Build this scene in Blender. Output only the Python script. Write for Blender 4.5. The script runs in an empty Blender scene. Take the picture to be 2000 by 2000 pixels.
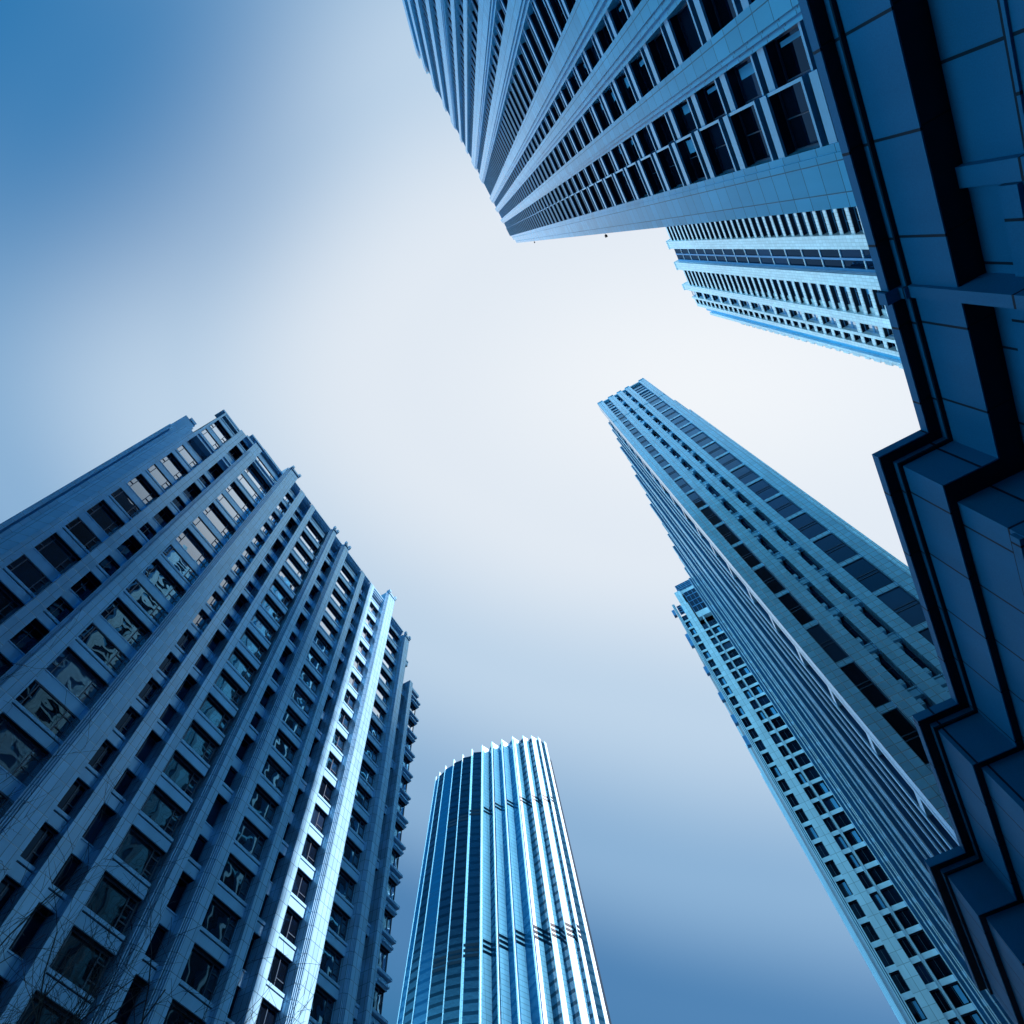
import bpy, math, random
from mathutils import Vector, Matrix
random.seed(7)
D = bpy.data
scn = bpy.context.scene
C = scn.collection
R = math.radians

# ------------------------------------------------------------------ camera
# world: +X runs along the street, +Y to the left-hand tower, +Z up
EYE = 1.6
F_PX = 1222.99 / 2000.0            # focal length in picture widths
MA = (0.48245157, 0.79438252, 0.36904864)     # world X in camera axes (right, down, forward)
MB_ = (-0.87346303, 0.46786342, 0.13478191)
MU = (-0.06559597, -0.38737609, 0.9195852)
cam_d = D.cameras.new('camera'); cam = D.objects.new('camera', cam_d); C.objects.link(cam)
right = Vector((MA[0], MB_[0], MU[0])); down = Vector((MA[1], MB_[1], MU[1])); fwd = Vector((MA[2], MB_[2], MU[2]))
m = Matrix.Identity(4)
for i in range(3):
    m[i][0] = right[i]; m[i][1] = -down[i]; m[i][2] = -fwd[i]
m.translation = (0, 0, EYE)
cam.matrix_world = m
cam_d.sensor_width = 36.0; cam_d.lens = 36.0 * F_PX
cam_d.clip_start = 0.1; cam_d.clip_end = 6000
scn.camera = cam

def project(p):
    v = Vector(p) - Vector((0, 0, EYE))
    z = v.dot(fwd)
    if z <= 0.05: return None
    return (0.5 + F_PX * v.dot(right) / z, 0.5 + F_PX * v.dot(down) / z)

# ------------------------------------------------------------------ sun and sky
SUN_EL, SUN_AZ = 40.0, 171.5       # azimuth clockwise from +Y
sd = Vector((math.sin(R(SUN_AZ)) * math.cos(R(SUN_EL)), math.cos(R(SUN_AZ)) * math.cos(R(SUN_EL)), math.sin(R(SUN_EL))))
sun_d = D.lights.new('sun', 'SUN'); sun_d.energy = 5.0; sun_d.angle = R(0.55); sun_d.color = (1.0, 0.80, 0.72)
sun = D.objects.new('sun', sun_d); C.objects.link(sun)
sun.rotation_euler = (-sd).to_track_quat('-Z', 'Y').to_euler(); sun.location = (60, -200, 260)

w = D.worlds.new('World'); scn.world = w; w.use_nodes = True
nt = w.node_tree; nt.nodes.clear()
def N(t, **kw):
    n = nt.nodes.new(t)
    for k, v in kw.items(): setattr(n, k, v)
    return n
out = N('ShaderNodeOutputWorld'); bg = N('ShaderNodeBackground'); bg.inputs['Strength'].default_value = 0.05
sky = N('ShaderNodeTexSky', sky_type='NISHITA', sun_disc=False)
sky.sun_elevation = R(SUN_EL); sky.sun_rotation = R(SUN_AZ); sky.air_density = 1.6; sky.dust_density = 1.0; sky.ozone_density = 3.0
# thin high haze, brightest in one part of the sky and thinning out to blue
H0 = Vector((0.3276, -0.2209, 0.9186)).normalized()
HX = (right - H0 * right.dot(H0)).normalized(); HY = H0.cross(HX)
tc = N('ShaderNodeTexCoord')
def dot(v):
    n = N('ShaderNodeVectorMath', operation='DOT_PRODUCT'); n.inputs[1].default_value = v
    nt.links.new(tc.outputs['Generated'], n.inputs[0]); return n.outputs['Value']
def mth(op, a, b=None):
    n = N('ShaderNodeMath', operation=op)
    for i, s in enumerate((a, b)):
        if s is None: continue
        if isinstance(s, (int, float)): n.inputs[i].default_value = s
        else: nt.links.new(s, n.inputs[i])
    return n.outputs[0]
hx = mth('MULTIPLY', dot(HX), 0.54); hy = dot(HY)
hr = mth('SQRT', mth('ADD', mth('MULTIPLY', hx, hx), mth('MULTIPLY', hy, hy)))
ht = mth('DIVIDE', hr, mth('MAXIMUM', dot(H0), 0.12))
ns = N('ShaderNodeTexNoise'); ns.inputs['Scale'].default_value = 1.7; ns.inputs['Detail'].default_value = 2.0
nt.links.new(tc.outputs['Generated'], ns.inputs['Vector'])
ht = mth('ADD', ht, mth('MULTIPLY', mth('SUBTRACT', ns.outputs['Fac'], 0.5), 0.05))
ramp = N('ShaderNodeValToRGB'); nt.links.new(mth('MULTIPLY', ht, 0.5), ramp.inputs['Fac'])
cr = ramp.color_ramp; cr.interpolation = 'EASE'
SKY = [(0.0, (0.93, 0.96, 0.99)), (0.14, (0.80, 0.865, 0.94)), (0.27, (0.54, 0.69, 0.85)), (0.42, (0.27, 0.46, 0.69)), (0.56, (0.075, 0.225, 0.46)), (0.80, (0.02, 0.17, 0.38)), (1.0, (0.05, 0.18, 0.36))]
while len(cr.elements) < len(SKY): cr.elements.new(0.5)
for e, (p, c) in zip(cr.elements, SKY): e.position = p; e.color = (*c, 1)
sc = N('ShaderNodeVectorMath', operation='SCALE'); sc.inputs['Scale'].default_value = 7.85
nt.links.new(ramp.outputs['Color'], sc.inputs[0])
# hazy horizon: bright low sky everywhere but down the street
sepd = N('ShaderNodeSeparateXYZ'); nt.links.new(tc.outputs['Generated'], sepd.inputs[0])
def sstep(v, a, b):
    n = N('ShaderNodeMapRange', interpolation_type='SMOOTHSTEP'); nt.links.new(v, n.inputs['Value'])
    n.inputs['From Min'].default_value = a; n.inputs['From Max'].default_value = b; return n.outputs['Result']
zz_ = mth('ADD', sepd.outputs['Z'], mth('MULTIPLY', sepd.outputs['X'], 0.03))
low = mth('MULTIPLY', mth('SUBTRACT', 1.0, sstep(zz_, 0.38, 0.64)), mth('SUBTRACT', 1.0, sstep(sepd.outputs['X'], 0.1, 0.55)))
HZ = N('ShaderNodeVectorMath', operation='SCALE'); HZ.inputs[0].default_value = (8.0, 24.0, 33.0); nt.links.new(low, HZ.inputs['Scale'])
DK = (-Vector((1, 0, 0)) * 0.441 + Vector((0, 1, 0)) * 0.306 + Vector((0, 0, 1)) * 0.844).normalized()   # clearer, deeper blue patch of sky
dk = mth('POWER', sstep(dot(DK), 0.82, 1.02), 4.0)
dmx = N('ShaderNodeMix', data_type='RGBA'); nt.links.new(mth('MULTIPLY', dk, 0.95), dmx.inputs['Factor']); nt.links.new(sc.outputs['Vector'], dmx.inputs['A']); dmx.inputs['B'].default_value = (0.0, 1.30, 3.4, 1)
ad = N('ShaderNodeVectorMath', operation='ADD'); nt.links.new(dmx.outputs['Result'], ad.inputs[0]); nt.links.new(HZ.outputs['Vector'], ad.inputs[1])
mix = N('ShaderNodeMix', data_type='RGBA'); mix.inputs['Factor'].default_value = 0.93
nt.links.new(sky.outputs['Color'], mix.inputs['A']); nt.links.new(ad.outputs['Vector'], mix.inputs['B'])
nt.links.new(mix.outputs['Result'], bg.inputs['Color']); nt.links.new(bg.outputs['Background'], out.inputs['Surface'])

vs = scn.view_settings
scn.display_settings.display_device = 'sRGB'; vs.view_transform = 'Standard'; vs.look = 'None'; vs.exposure = 1.35; vs.gamma = 1.0; vs.use_curve_mapping = False
scn.cycles.max_bounces = 8; scn.cycles.diffuse_bounces = 4; scn.cycles.glossy_bounces = 4

# ------------------------------------------------------------------ materials
def new_mat(name):
    mt = D.materials.new(name); mt.use_nodes = True
    t = mt.node_tree; t.nodes.clear()
    o = t.nodes.new('ShaderNodeOutputMaterial')
    return mt, t, o
def nd(t, ty, **kw):
    n = t.nodes.new(ty)
    for k, v in kw.items(): setattr(n, k, v)
    return n
def tm(t, op, a, b=None, c=None):
    n = nd(t, 'ShaderNodeMath', operation=op)
    for i, s in enumerate((a, b, c)):
        if s is None: continue
        if isinstance(s, (int, float)): n.inputs[i].default_value = s
        else: t.links.new(s, n.inputs[i])
    return n.outputs[0]
def wall_uv(t, u0=0.0, z0=0.0):
    g = nd(t, 'ShaderNodeNewGeometry')
    sp = nd(t, 'ShaderNodeSeparateXYZ'); t.links.new(g.outputs['Position'], sp.inputs[0])
    sn = nd(t, 'ShaderNodeSeparateXYZ'); t.links.new(g.outputs['True Normal'], sn.inputs[0])
    sel = tm(t, 'GREATER_THAN', tm(t, 'ABSOLUTE', sn.outputs['X']), 0.6)
    u = tm(t, 'ADD', tm(t, 'MULTIPLY', sp.outputs['Y'], sel), tm(t, 'MULTIPLY', sp.outputs['X'], tm(t, 'SUBTRACT', 1.0, sel)))
    cb = nd(t, 'ShaderNodeCombineXYZ')
    t.links.new(tm(t, 'ADD', u, 500.0 - u0), cb.inputs['X']); t.links.new(tm(t, 'ADD', sp.outputs['Z'], -z0), cb.inputs['Y'])
    return cb.outputs[0], g.outputs['Position']
def stone(name, col, tw=0.6, th=1.2, u0=0.0, z0=0.0, joint=0.02, jdark=0.35, rough=0.45, vary=0.10, grain=0.0, spec=0.5, streak=0.25, coat=1, gpow=3.0, ggain=1.2, gtint=(0.50, 0.76, 1.0)):
    mt, t, o = new_mat(name)
    uv, pos = wall_uv(t, u0, z0)
    br = nd(t, 'ShaderNodeTexBrick'); br.offset = 0.0; br.squash = 1.0
    t.links.new(uv, br.inputs['Vector'])
    br.inputs['Scale'].default_value = 1.0; br.inputs['Brick Width'].default_value = tw; br.inputs['Row Height'].default_value = th
    br.inputs['Mortar Size'].default_value = joint; br.inputs['Mortar Smooth'].default_value = 0.0; br.inputs['Bias'].default_value = 0.0
    a = [c * (1 - vary) for c in col]; b = [min(1, c * (1 + vary)) for c in col]
    br.inputs['Color1'].default_value = (*a, 1); br.inputs['Color2'].default_value = (*b, 1)
    br.inputs['Mortar'].default_value = (*[c * jdark for c in col], 1)
    n1 = nd(t, 'ShaderNodeTexNoise'); n1.inputs['Scale'].default_value = 0.35; n1.inputs['Detail'].default_value = 5.0
    mp = nd(t, 'ShaderNodeMapping'); mp.inputs['Scale'].default_value = (2.2, 2.2, 0.35)
    t.links.new(pos, mp.inputs['Vector']); t.links.new(mp.outputs[0], n1.inputs['Vector'])
    f = tm(t, 'ADD', tm(t, 'MULTIPLY', n1.outputs['Fac'], streak * 1.6), 1.0 - streak * 0.8)
    if grain:
        n2 = nd(t, 'ShaderNodeTexNoise'); n2.inputs['Scale'].default_value = 38.0; n2.inputs['Detail'].default_value = 3.0
        t.links.new(pos, n2.inputs['Vector'])
        f = tm(t, 'MULTIPLY', f, tm(t, 'ADD', tm(t, 'MULTIPLY', n2.outputs['Fac'], grain * 2), 1.0 - grain))
    ml = nd(t, 'ShaderNodeVectorMath', operation='SCALE'); t.links.new(br.outputs['Color'], ml.inputs[0]); t.links.new(f, ml.inputs['Scale'])
    p = nd(t, 'ShaderNodeBsdfPrincipled'); t.links.new(ml.outputs[0], p.inputs['Base Color'])
    p.inputs['Roughness'].default_value = rough; p.inputs['Specular IOR Level'].default_value = spec
    bp = nd(t, 'ShaderNodeBump'); bp.inputs['Strength'].default_value = 0.6; bp.inputs['Distance'].default_value = 0.02
    t.links.new(tm(t, 'SUBTRACT', 1.0, br.outputs['Fac']), bp.inputs['Height']); t.links.new(bp.outputs[0], p.inputs['Normal'])
    if coat:
        p.inputs['Specular IOR Level'].default_value = 0.0
        gl = nd(t, 'ShaderNodeBsdfGlossy'); gl.inputs['Color'].default_value = (*gtint, 1); gl.inputs['Roughness'].default_value = 0.17
        t.links.new(bp.outputs[0], gl.inputs['Normal'])
        fr = nd(t, 'ShaderNodeLayerWeight'); fr.inputs['Blend'].default_value = 0.5; t.links.new(bp.outputs[0], fr.inputs['Normal'])
        mx = nd(t, 'ShaderNodeMixShader'); t.links.new(tm(t, 'ADD', tm(t, 'MULTIPLY', tm(t, 'POWER', fr.outputs['Facing'], gpow), ggain), 0.02), mx.inputs[0])
        t.links.new(p.outputs[0], mx.inputs[1]); t.links.new(gl.outputs[0], mx.inputs[2]); t.links.new(mx.outputs[0], o.inputs['Surface'])
    else:
        p.inputs['Specular IOR Level'].default_value = 0.15
        t.links.new(p.outputs[0], o.inputs['Surface'])
    return mt
def plain(name, col, rough=0.5, vary=0.12, scale=1.5, metal=0.0):
    mt, t, o = new_mat(name)
    g = nd(t, 'ShaderNodeNewGeometry'); n1 = nd(t, 'ShaderNodeTexNoise'); n1.inputs['Scale'].default_value = scale; n1.inputs['Detail'].default_value = 5.0
    t.links.new(g.outputs['Position'], n1.inputs['Vector'])
    f = tm(t, 'ADD', tm(t, 'MULTIPLY', n1.outputs['Fac'], vary * 2), 1.0 - vary)
    ml = nd(t, 'ShaderNodeVectorMath', operation='SCALE'); ml.inputs[0].default_value = col; t.links.new(f, ml.inputs['Scale'])
    p = nd(t, 'ShaderNodeBsdfPrincipled'); t.links.new(ml.outputs[0], p.inputs['Base Color'])
    p.inputs['Roughness'].default_value = rough; p.inputs['Metallic'].default_value = metal
    t.links.new(p.outputs[0], o.inputs['Surface'])
    return mt
def glass(name, tint=(0.80, 0.88, 0.97), base=0.4, body=(0.006, 0.012, 0.022), wave=0.05, wscale=0.55, rough=0.01, lines=None, gain=1.0, power=1.7):
    """dark coated window glass: reflects what stands opposite, slightly wavy"""
    mt, t, o = new_mat(name)
    g = nd(t, 'ShaderNodeNewGeometry')
    n1 = nd(t, 'ShaderNodeTexNoise'); n1.inputs['Scale'].default_value = wscale; n1.inputs['Detail'].default_value = 1.0
    t.links.new(g.outputs['Position'], n1.inputs['Vector'])
    bp = nd(t, 'ShaderNodeBump'); bp.inputs['Strength'].default_value = 1.0; bp.inputs['Distance'].default_value = wave
    t.links.new(n1.outputs['Fac'], bp.inputs['Height'])
    oi = nd(t, 'ShaderNodeObjectInfo')
    df = nd(t, 'ShaderNodeBsdfDiffuse'); 
    bodyc = nd(t, 'ShaderNodeVectorMath', operation='SCALE'); bodyc.inputs[0].default_value = body
    t.links.new(tm(t, 'ADD', tm(t, 'MULTIPLY', tm(t, 'POWER', oi.outputs['Random'], 4.0), 5.0), 0.6), bodyc.inputs['Scale'])
    t.links.new(bodyc.outputs[0], df.inputs['Color'])
    gl = nd(t, 'ShaderNodeBsdfGlossy'); gl.inputs['Color'].default_value = (*tint, 1); gl.inputs['Roughness'].default_value = rough
    t.links.new(bp.outputs[0], gl.inputs['Normal'])
    fr = nd(t, 'ShaderNodeLayerWeight'); fr.inputs['Blend'].default_value = 0.5
    fac = tm(t, 'ADD', tm(t, 'MULTIPLY', tm(t, 'POWER', fr.outputs['Facing'], power), gain), base)
    if lines:
        uv, pos = wall_uv(t)
        s = nd(t, 'ShaderNodeSeparateXYZ'); t.links.new(uv, s.inputs[0])
        fz = tm(t, 'FRACT', tm(t, 'DIVIDE', s.outputs['Y'], lines[0]))
        band = tm(t, 'GREATER_THAN', fz, lines[1])
        fac = tm(t, 'MULTIPLY', fac, tm(t, 'SUBTRACT', 1.0, tm(t, 'MULTIPLY', band, lines[2])))
        n3 = nd(t, 'ShaderNodeTexWhiteNoise'); n3.noise_dimensions = '1D'
        t.links.new(tm(t, 'FLOOR', tm(t, 'DIVIDE', s.outputs['Y'], lines[0])), n3.inputs['W'])
        fac = tm(t, 'MULTIPLY', fac, tm(t, 'ADD', tm(t, 'MULTIPLY', n3.outputs['Value'], 0.3), 0.85))
    mx = nd(t, 'ShaderNodeMixShader'); t.links.new(fac, mx.inputs[0]); t.links.new(df.outputs[0], mx.inputs[1]); t.links.new(gl.outputs[0], mx.inputs[2])
    t.links.new(mx.outputs[0], o.inputs['Surface'])
    return mt

M = {}
M['tileL'] = stone('grey_granite_tiles', (0.22, 0.45, 0.68), 0.573, 1.2, u0=14.08, gpow=3.0, ggain=1.6, gtint=(0.45, 0.78, 1.0))
M['tileT'] = stone('pale_stone_tiles', (0.085, 0.44, 0.70), 1.03, 1.2, u0=2.95, rough=0.35, gpow=7.0, ggain=1.1, gtint=(0.85, 0.93, 1.0))
M['tileN'] = stone('cream_stone_tiles', (0.80, 0.80, 0.84), 0.61, 1.1, joint=0.025, rough=0.4, jdark=0.6, gpow=2.0, ggain=0.7, gtint=(0.85, 0.93, 1.0))
M['tileR'] = stone('square_stone_tiles', (0.28, 0.66, 0.87), 0.85, 0.94, u0=-11.4, joint=0.03, jdark=0.4, rough=0.4, gpow=3.0, ggain=1.5, gtint=(0.75, 0.88, 1.0))
M['tileQ'] = stone('light_stone_panels', (0.66, 0.77, 0.85), 1.05, 1.76, joint=0.03, jdark=0.5, gpow=2.0, ggain=0.6, gtint=(0.8, 0.9, 1.0))
M['slabF'] = stone('rough_granite_slabs', (0.010, 0.145, 0.31), 1.9, 1.55, u0=1.75, z0=13.0, joint=0.03, jdark=0.12, rough=0.6, grain=0.22, vary=0.07, streak=0.3, coat=0.0)
M['fasciaF'] = stone('granite_fascia_slabs', (0.010, 0.145, 0.31), 2.05, 3.0, u0=0.05, z0=13.0, joint=0.03, jdark=0.12, rough=0.6, grain=0.22, vary=0.07, streak=0.3, coat=0.0)
M['spanL'] = stone('stone_spandrel', (0.22, 0.45, 0.68), 40.0, 40.0, gpow=3.0, ggain=1.4, gtint=(0.40, 0.76, 1.0))
M['spanT'] = stone('pale_spandrel', (0.085, 0.40, 0.64), 40.0, 40.0)
M['spanQ'] = stone('white_spandrel', (0.66, 0.77, 0.85), 40.0, 40.0)
M['frame'] = plain('window_frame_paint', (0.015, 0.05, 0.10), 0.4)
M['frameB'] = plain('blue_grey_frame_paint', (0.06, 0.22, 0.42), 0.4)
M['dark'] = stone('dark_core_and_recess_shade', (0.002, 0.010, 0.024), 40.0, 40.0, coat=0.0)  # dark building cores; also the painted shade on recess undersides
M['glint_panel'] = plain('pale_glint_panel', (0.10, 0.36, 0.60), 0.8)  # pale colour in place of light reflected by the panes
M['glass'] = glass('coated_window_glass', tint=(0.80, 0.91, 1.0), base=0.03, gain=7.5, power=4.0, wave=0.012, body=(0.004, 0.010, 0.02))
M['glassD'] = glass('dark_window_glass', tint=(0.2, 0.45, 0.8), base=0.0, gain=0.25, wave=0.01, body=(0.002, 0.005, 0.012))
M['glassR'] = glass('blue_window_glass', tint=(0.35, 0.68, 0.95), base=0.02, gain=1.5, power=2.6, wave=0.012, wscale=0.3)
M['glassC'] = glass('curtain_wall_glass', tint=(0.16, 0.38, 0.56), base=0.24, gain=0.35, body=(0.001, 0.015, 0.035), wave=0.02, lines=(4.1, 0.66, 0.72))
M['finC'] = stone('white_aluminium_cladding', (0.66, 0.76, 0.84), 6.0, 2.05, joint=0.10, jdark=0.55, rough=0.4, vary=0.03)
M['metalC'] = plain('bright_parapet_metal', (0.60, 0.68, 0.76), 0.3)
M['asphalt'] = plain('asphalt', (0.035, 0.045, 0.055), 0.9)
M['bark'] = plain('dark_bark', (0.012, 0.014, 0.020), 0.9, scale=12)
M['rear'] = plain('dark_blue_cladding', (0.001, 0.005, 0.012), 0.9)
M['soffit_shade'] = stone('dark_soffit_shade', (0.004, 0.012, 0.026), 2.05, 40.0, joint=0.02, coat=0.0)  # near-black colour stands in for shade under the granite ledges
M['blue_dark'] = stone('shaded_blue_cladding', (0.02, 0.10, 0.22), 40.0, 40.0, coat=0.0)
M['lamp'] = plain('black_metal', (0.02, 0.025, 0.03), 0.4)

# ------------------------------------------------------------------ mesh helpers
def xL(u, d, z): return (u, 40.0 - d, z)
def xT(u, d, z): return (u, -11.8 + d, z)
def xN(u, d, z): return (u, -54.0 + d, z)
def xR(u, d, z): return (53.0 - d, u, z)
def xRs(u, d, z): return (u, -11.4 + d, z)
def xQ(u, d, z): return (110.0 - d, u, z)
def xQs(u, d, z): return (u, -3.3 + d, z)
def xF(u, d, z): return (u, d, z)
def xC(u, d, z): return (u, d, z)
class MB:
    def __init__(s, xf=xF):
        s.v = []; s.f = []; s.mi = []; s.xf = xf
        a = Vector(xf(1, 0, 0)) - Vector(xf(0, 0, 0)); b = Vector(xf(0, 1, 0)) - Vector(xf(0, 0, 0))
        s.flip = a.cross(b).z < 0
    def box(s, u0, u1, d0, d1, z0, z1, mi=0):
        if u1 < u0: u0, u1 = u1, u0
        if d1 < d0: d0, d1 = d1, d0
        n = len(s.v)
        for z in (z0, z1):
            for (u, d) in ((u0, d0), (u1, d0), (u1, d1), (u0, d1)): s.v.append(s.xf(u, d, z))
        q = [(0, 3, 2, 1), (4, 5, 6, 7), (0, 1, 5, 4), (1, 2, 6, 5), (2, 3, 7, 6), (3, 0, 4, 7)]
        for f in q:
            f = tuple(n + i for i in f)
            s.f.append(f[::-1] if s.flip else f); s.mi.append(mi)
        return s
    def bar(s, u0, u1, d0, d1, z0, z1, dk=1, th=0.10):
        """a facing slab with a dark back that paints in the shade of the recess"""
        s.box(u0, u1, d1 - th, d1, z0, z1); s.box(u0 + .004, u1 - .004, d0, d1 - th, z0 + .004, z1 - .004, dk)  # dark back box paints shade onto the undersides of bars and window heads
    def prism(s, poly, z0, z1, poly1=None, mi=0, cap=True):
        """poly: counter-clockwise (u, d) list at z0, poly1 at z1"""
        n = len(s.v); k = len(poly); poly1 = poly1 or poly
        for (u, d) in poly: s.v.append(s.xf(u, d, z0))
        for (u, d) in poly1: s.v.append(s.xf(u, d, z1))
        fs = [(n + i, n + (i + 1) % k, n + k + (i + 1) % k, n + k + i) for i in range(k)]
        if cap: fs += [tuple(n + i for i in range(k))[::-1], tuple(n + k + i for i in range(k))]
        for f in fs: s.f.append(f[::-1] if s.flip else f); s.mi.append(mi)
        return s
    def tube(s, p0, p1, r0, r1, n=5):
        p0 = Vector(p0); p1 = Vector(p1); ax = (p1 - p0)
        if ax.length < 1e-6: return s
        ax.normalize(); a = ax.orthogonal().normalized(); b = ax.cross(a)
        k = len(s.v)
        for p, r in ((p0, r0), (p1, r1)):
            for i in range(n):
                t = 2 * math.pi * i / n; s.v.append(tuple(p + a * (r * math.cos(t)) + b * (r * math.sin(t))))
        for i in range(n): s.f.append((k + i, k + (i + 1) % n, k + n + (i + 1) % n, k + n + i)); s.mi.append(0)
        s.f.append(tuple(k + n + i for i in range(n))); s.mi.append(0)
        return s
    def build(s, name, mats, parent=None):
        me = D.meshes.new(name); me.from_pydata(s.v, [], s.f); me.update()
        if not isinstance(mats, (list, tuple)): mats = [mats]
        for x in mats: me.materials.append(x)
        if len(mats) > 1: me.polygons.foreach_set('material_index', s.mi)
        o = D.objects.new(name, me); C.objects.link(o)
        if parent: attach(o, parent)
        return o
BASE = {}
def attach(o, p):
    o.parent = p
    r = p
    while r.parent: r = r.parent
    if p is r: o.matrix_parent_inverse = Matrix.Translation(-Vector(BASE[r.name]))
def thing(name, label, cat, loc, group=None):
    o = D.objects.new(name, None); C.objects.link(o); o.location = loc; BASE[o.name] = loc
    o.empty_display_size = 2.0
    o['label'] = label; o['category'] = cat
    if group: o['group'] = group
    return o
def px_area(pts):
    q = [project(p) for p in pts]
    if any(a is None for a in q): return 0.0
    xs = [min(1, max(0, a[0])) for a in q]; ys = [min(1, max(0, a[1])) for a in q]
    cx = sum(a[0] for a in q) / len(q); cy = sum(a[1] for a in q) / len(q)
    if not (0 <= cx <= 1 and 0 <= cy <= 1): return 0.0
    s = 0
    for i in range(len(q)):
        j = (i + 1) % len(q); s += xs[i] * ys[j] - xs[j] * ys[i]
    return abs(s) / 2
class Windows:
    """collects the windows of one building; the hundred that show largest become parts, the rest one part"""
    def __init__(s, parent, limit=100): s.p = parent; s.w = []; s.limit = limit
    def add(s, xf, u0, u1, z0, z1, d, frame, glassm, vert=(), horiz=(), fw=0.07, glint_panel=0, hbar=None):
        s.w.append((px_area([xf(u0, d, z0), xf(u1, d, z0), xf(u1, d, z1), xf(u0, d, z1)]), xf, u0, u1, z0, z1, d, frame, glassm, vert, horiz, fw, glint_panel, hbar))
    def geo(s, W, fm, gm, bm):
        _, xf, u0, u1, z0, z1, d, frame, glassm, vert, horiz, fw, glint_panel, hbar = W
        fd = d + 0.09
        fm.box(u0, u0 + fw, d, fd, z0, z1); fm.box(u1 - fw, u1, d, fd, z0, z1)
        fm.box(u0 + fw, u1 - fw, d, fd, z0, z0 + fw); fm.box(u0 + fw, u1 - fw, d, fd, z1 - fw, z1)
        us = [u0 + fw] + [u0 + (u1 - u0) * v for v in vert] + [u1 - fw]
        for v in us[1:-1]: fm.box(v - fw * 0.4, v + fw * 0.4, d, fd - 0.006, z0 + fw, z1 - fw)
        for (i, h, th) in horiz:          # (cell index or None for all, height fraction, thickness)
            zz = z0 + (z1 - z0) * h
            cells = range(len(us) - 1) if i is None else [i]
            for c in cells:
                a = us[c] + (fw * 0.4 if c else 0); b = us[c + 1] - (fw * 0.4 if c < len(us) - 2 else 0)
                fm.box(a, b, d, fd - 0.012, zz - th / 2, zz + th / 2)
        gm.box(u0 + fw * 0.5, u1 - fw * 0.5, d - 0.04, d + 0.02, z0 + fw * 0.5, z1 - fw * 0.5)
        if glint_panel: bm.box(u0 + (u1 - u0) * 0.12, u0 + (u1 - u0) * (0.12 + glint_panel), d + 0.022, d + 0.034, z0 + (z1 - z0) * 0.12, z1 - (z1 - z0) * 0.08)  # pale panel paints a reflection over part of the pane
    def finish(s):
        s.w.sort(key=lambda a: -a[0])
        for W in s.w[:s.limit]:
            fm, gm, bm = MB(W[1]), MB(W[1]), MB(W[1]); s.geo(W, fm, gm, bm)
            o = fm.build('window', M[W[7]], s.p); gm.build('pane', M[W[8]], o)
            if bm.v: bm.build('glint_panel', M['glint_panel'], o)
        rest = {}
        if len(s.w) > s.limit:
            fr, xf0 = None, None
            mats = []; fm = MB(); gm = MB(); gms = []; bm = MB()
            for W in s.w[s.limit:]:
                a, b, c = MB(W[1]), MB(W[1]), MB(W[1]); s.geo(W, a, b, c)
                for src, dst, key, lst in ((a, fm, W[7], mats), (b, gm, W[8], gms), (c, bm, 'glint_panel', None)):
                    if not src.v: continue
                    mi = 0
                    if lst is not None:
                        if key not in lst: lst.append(key)
                        mi = lst.index(key)
                    n = len(dst.v); dst.v += src.v; dst.f += [tuple(n + i for i in f) for f in src.f]; dst.mi += [mi] * len(src.f)
            o = fm.build('window', [M[k] for k in mats], s.p); o['kind'] = 'stuff'
            g = gm.build('pane', [M[k] for k in gms], o); g['kind'] = 'stuff'
            if bm.v: bm.build('glint_panel', M['glint_panel'], o)['kind'] = 'stuff'

# ------------------------------------------------------------------ ground
g = MB().box(-400, 900, -400, 500, -1.0, 0.0).build('ground', M['asphalt']); g['kind'] = 'structure'

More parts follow.
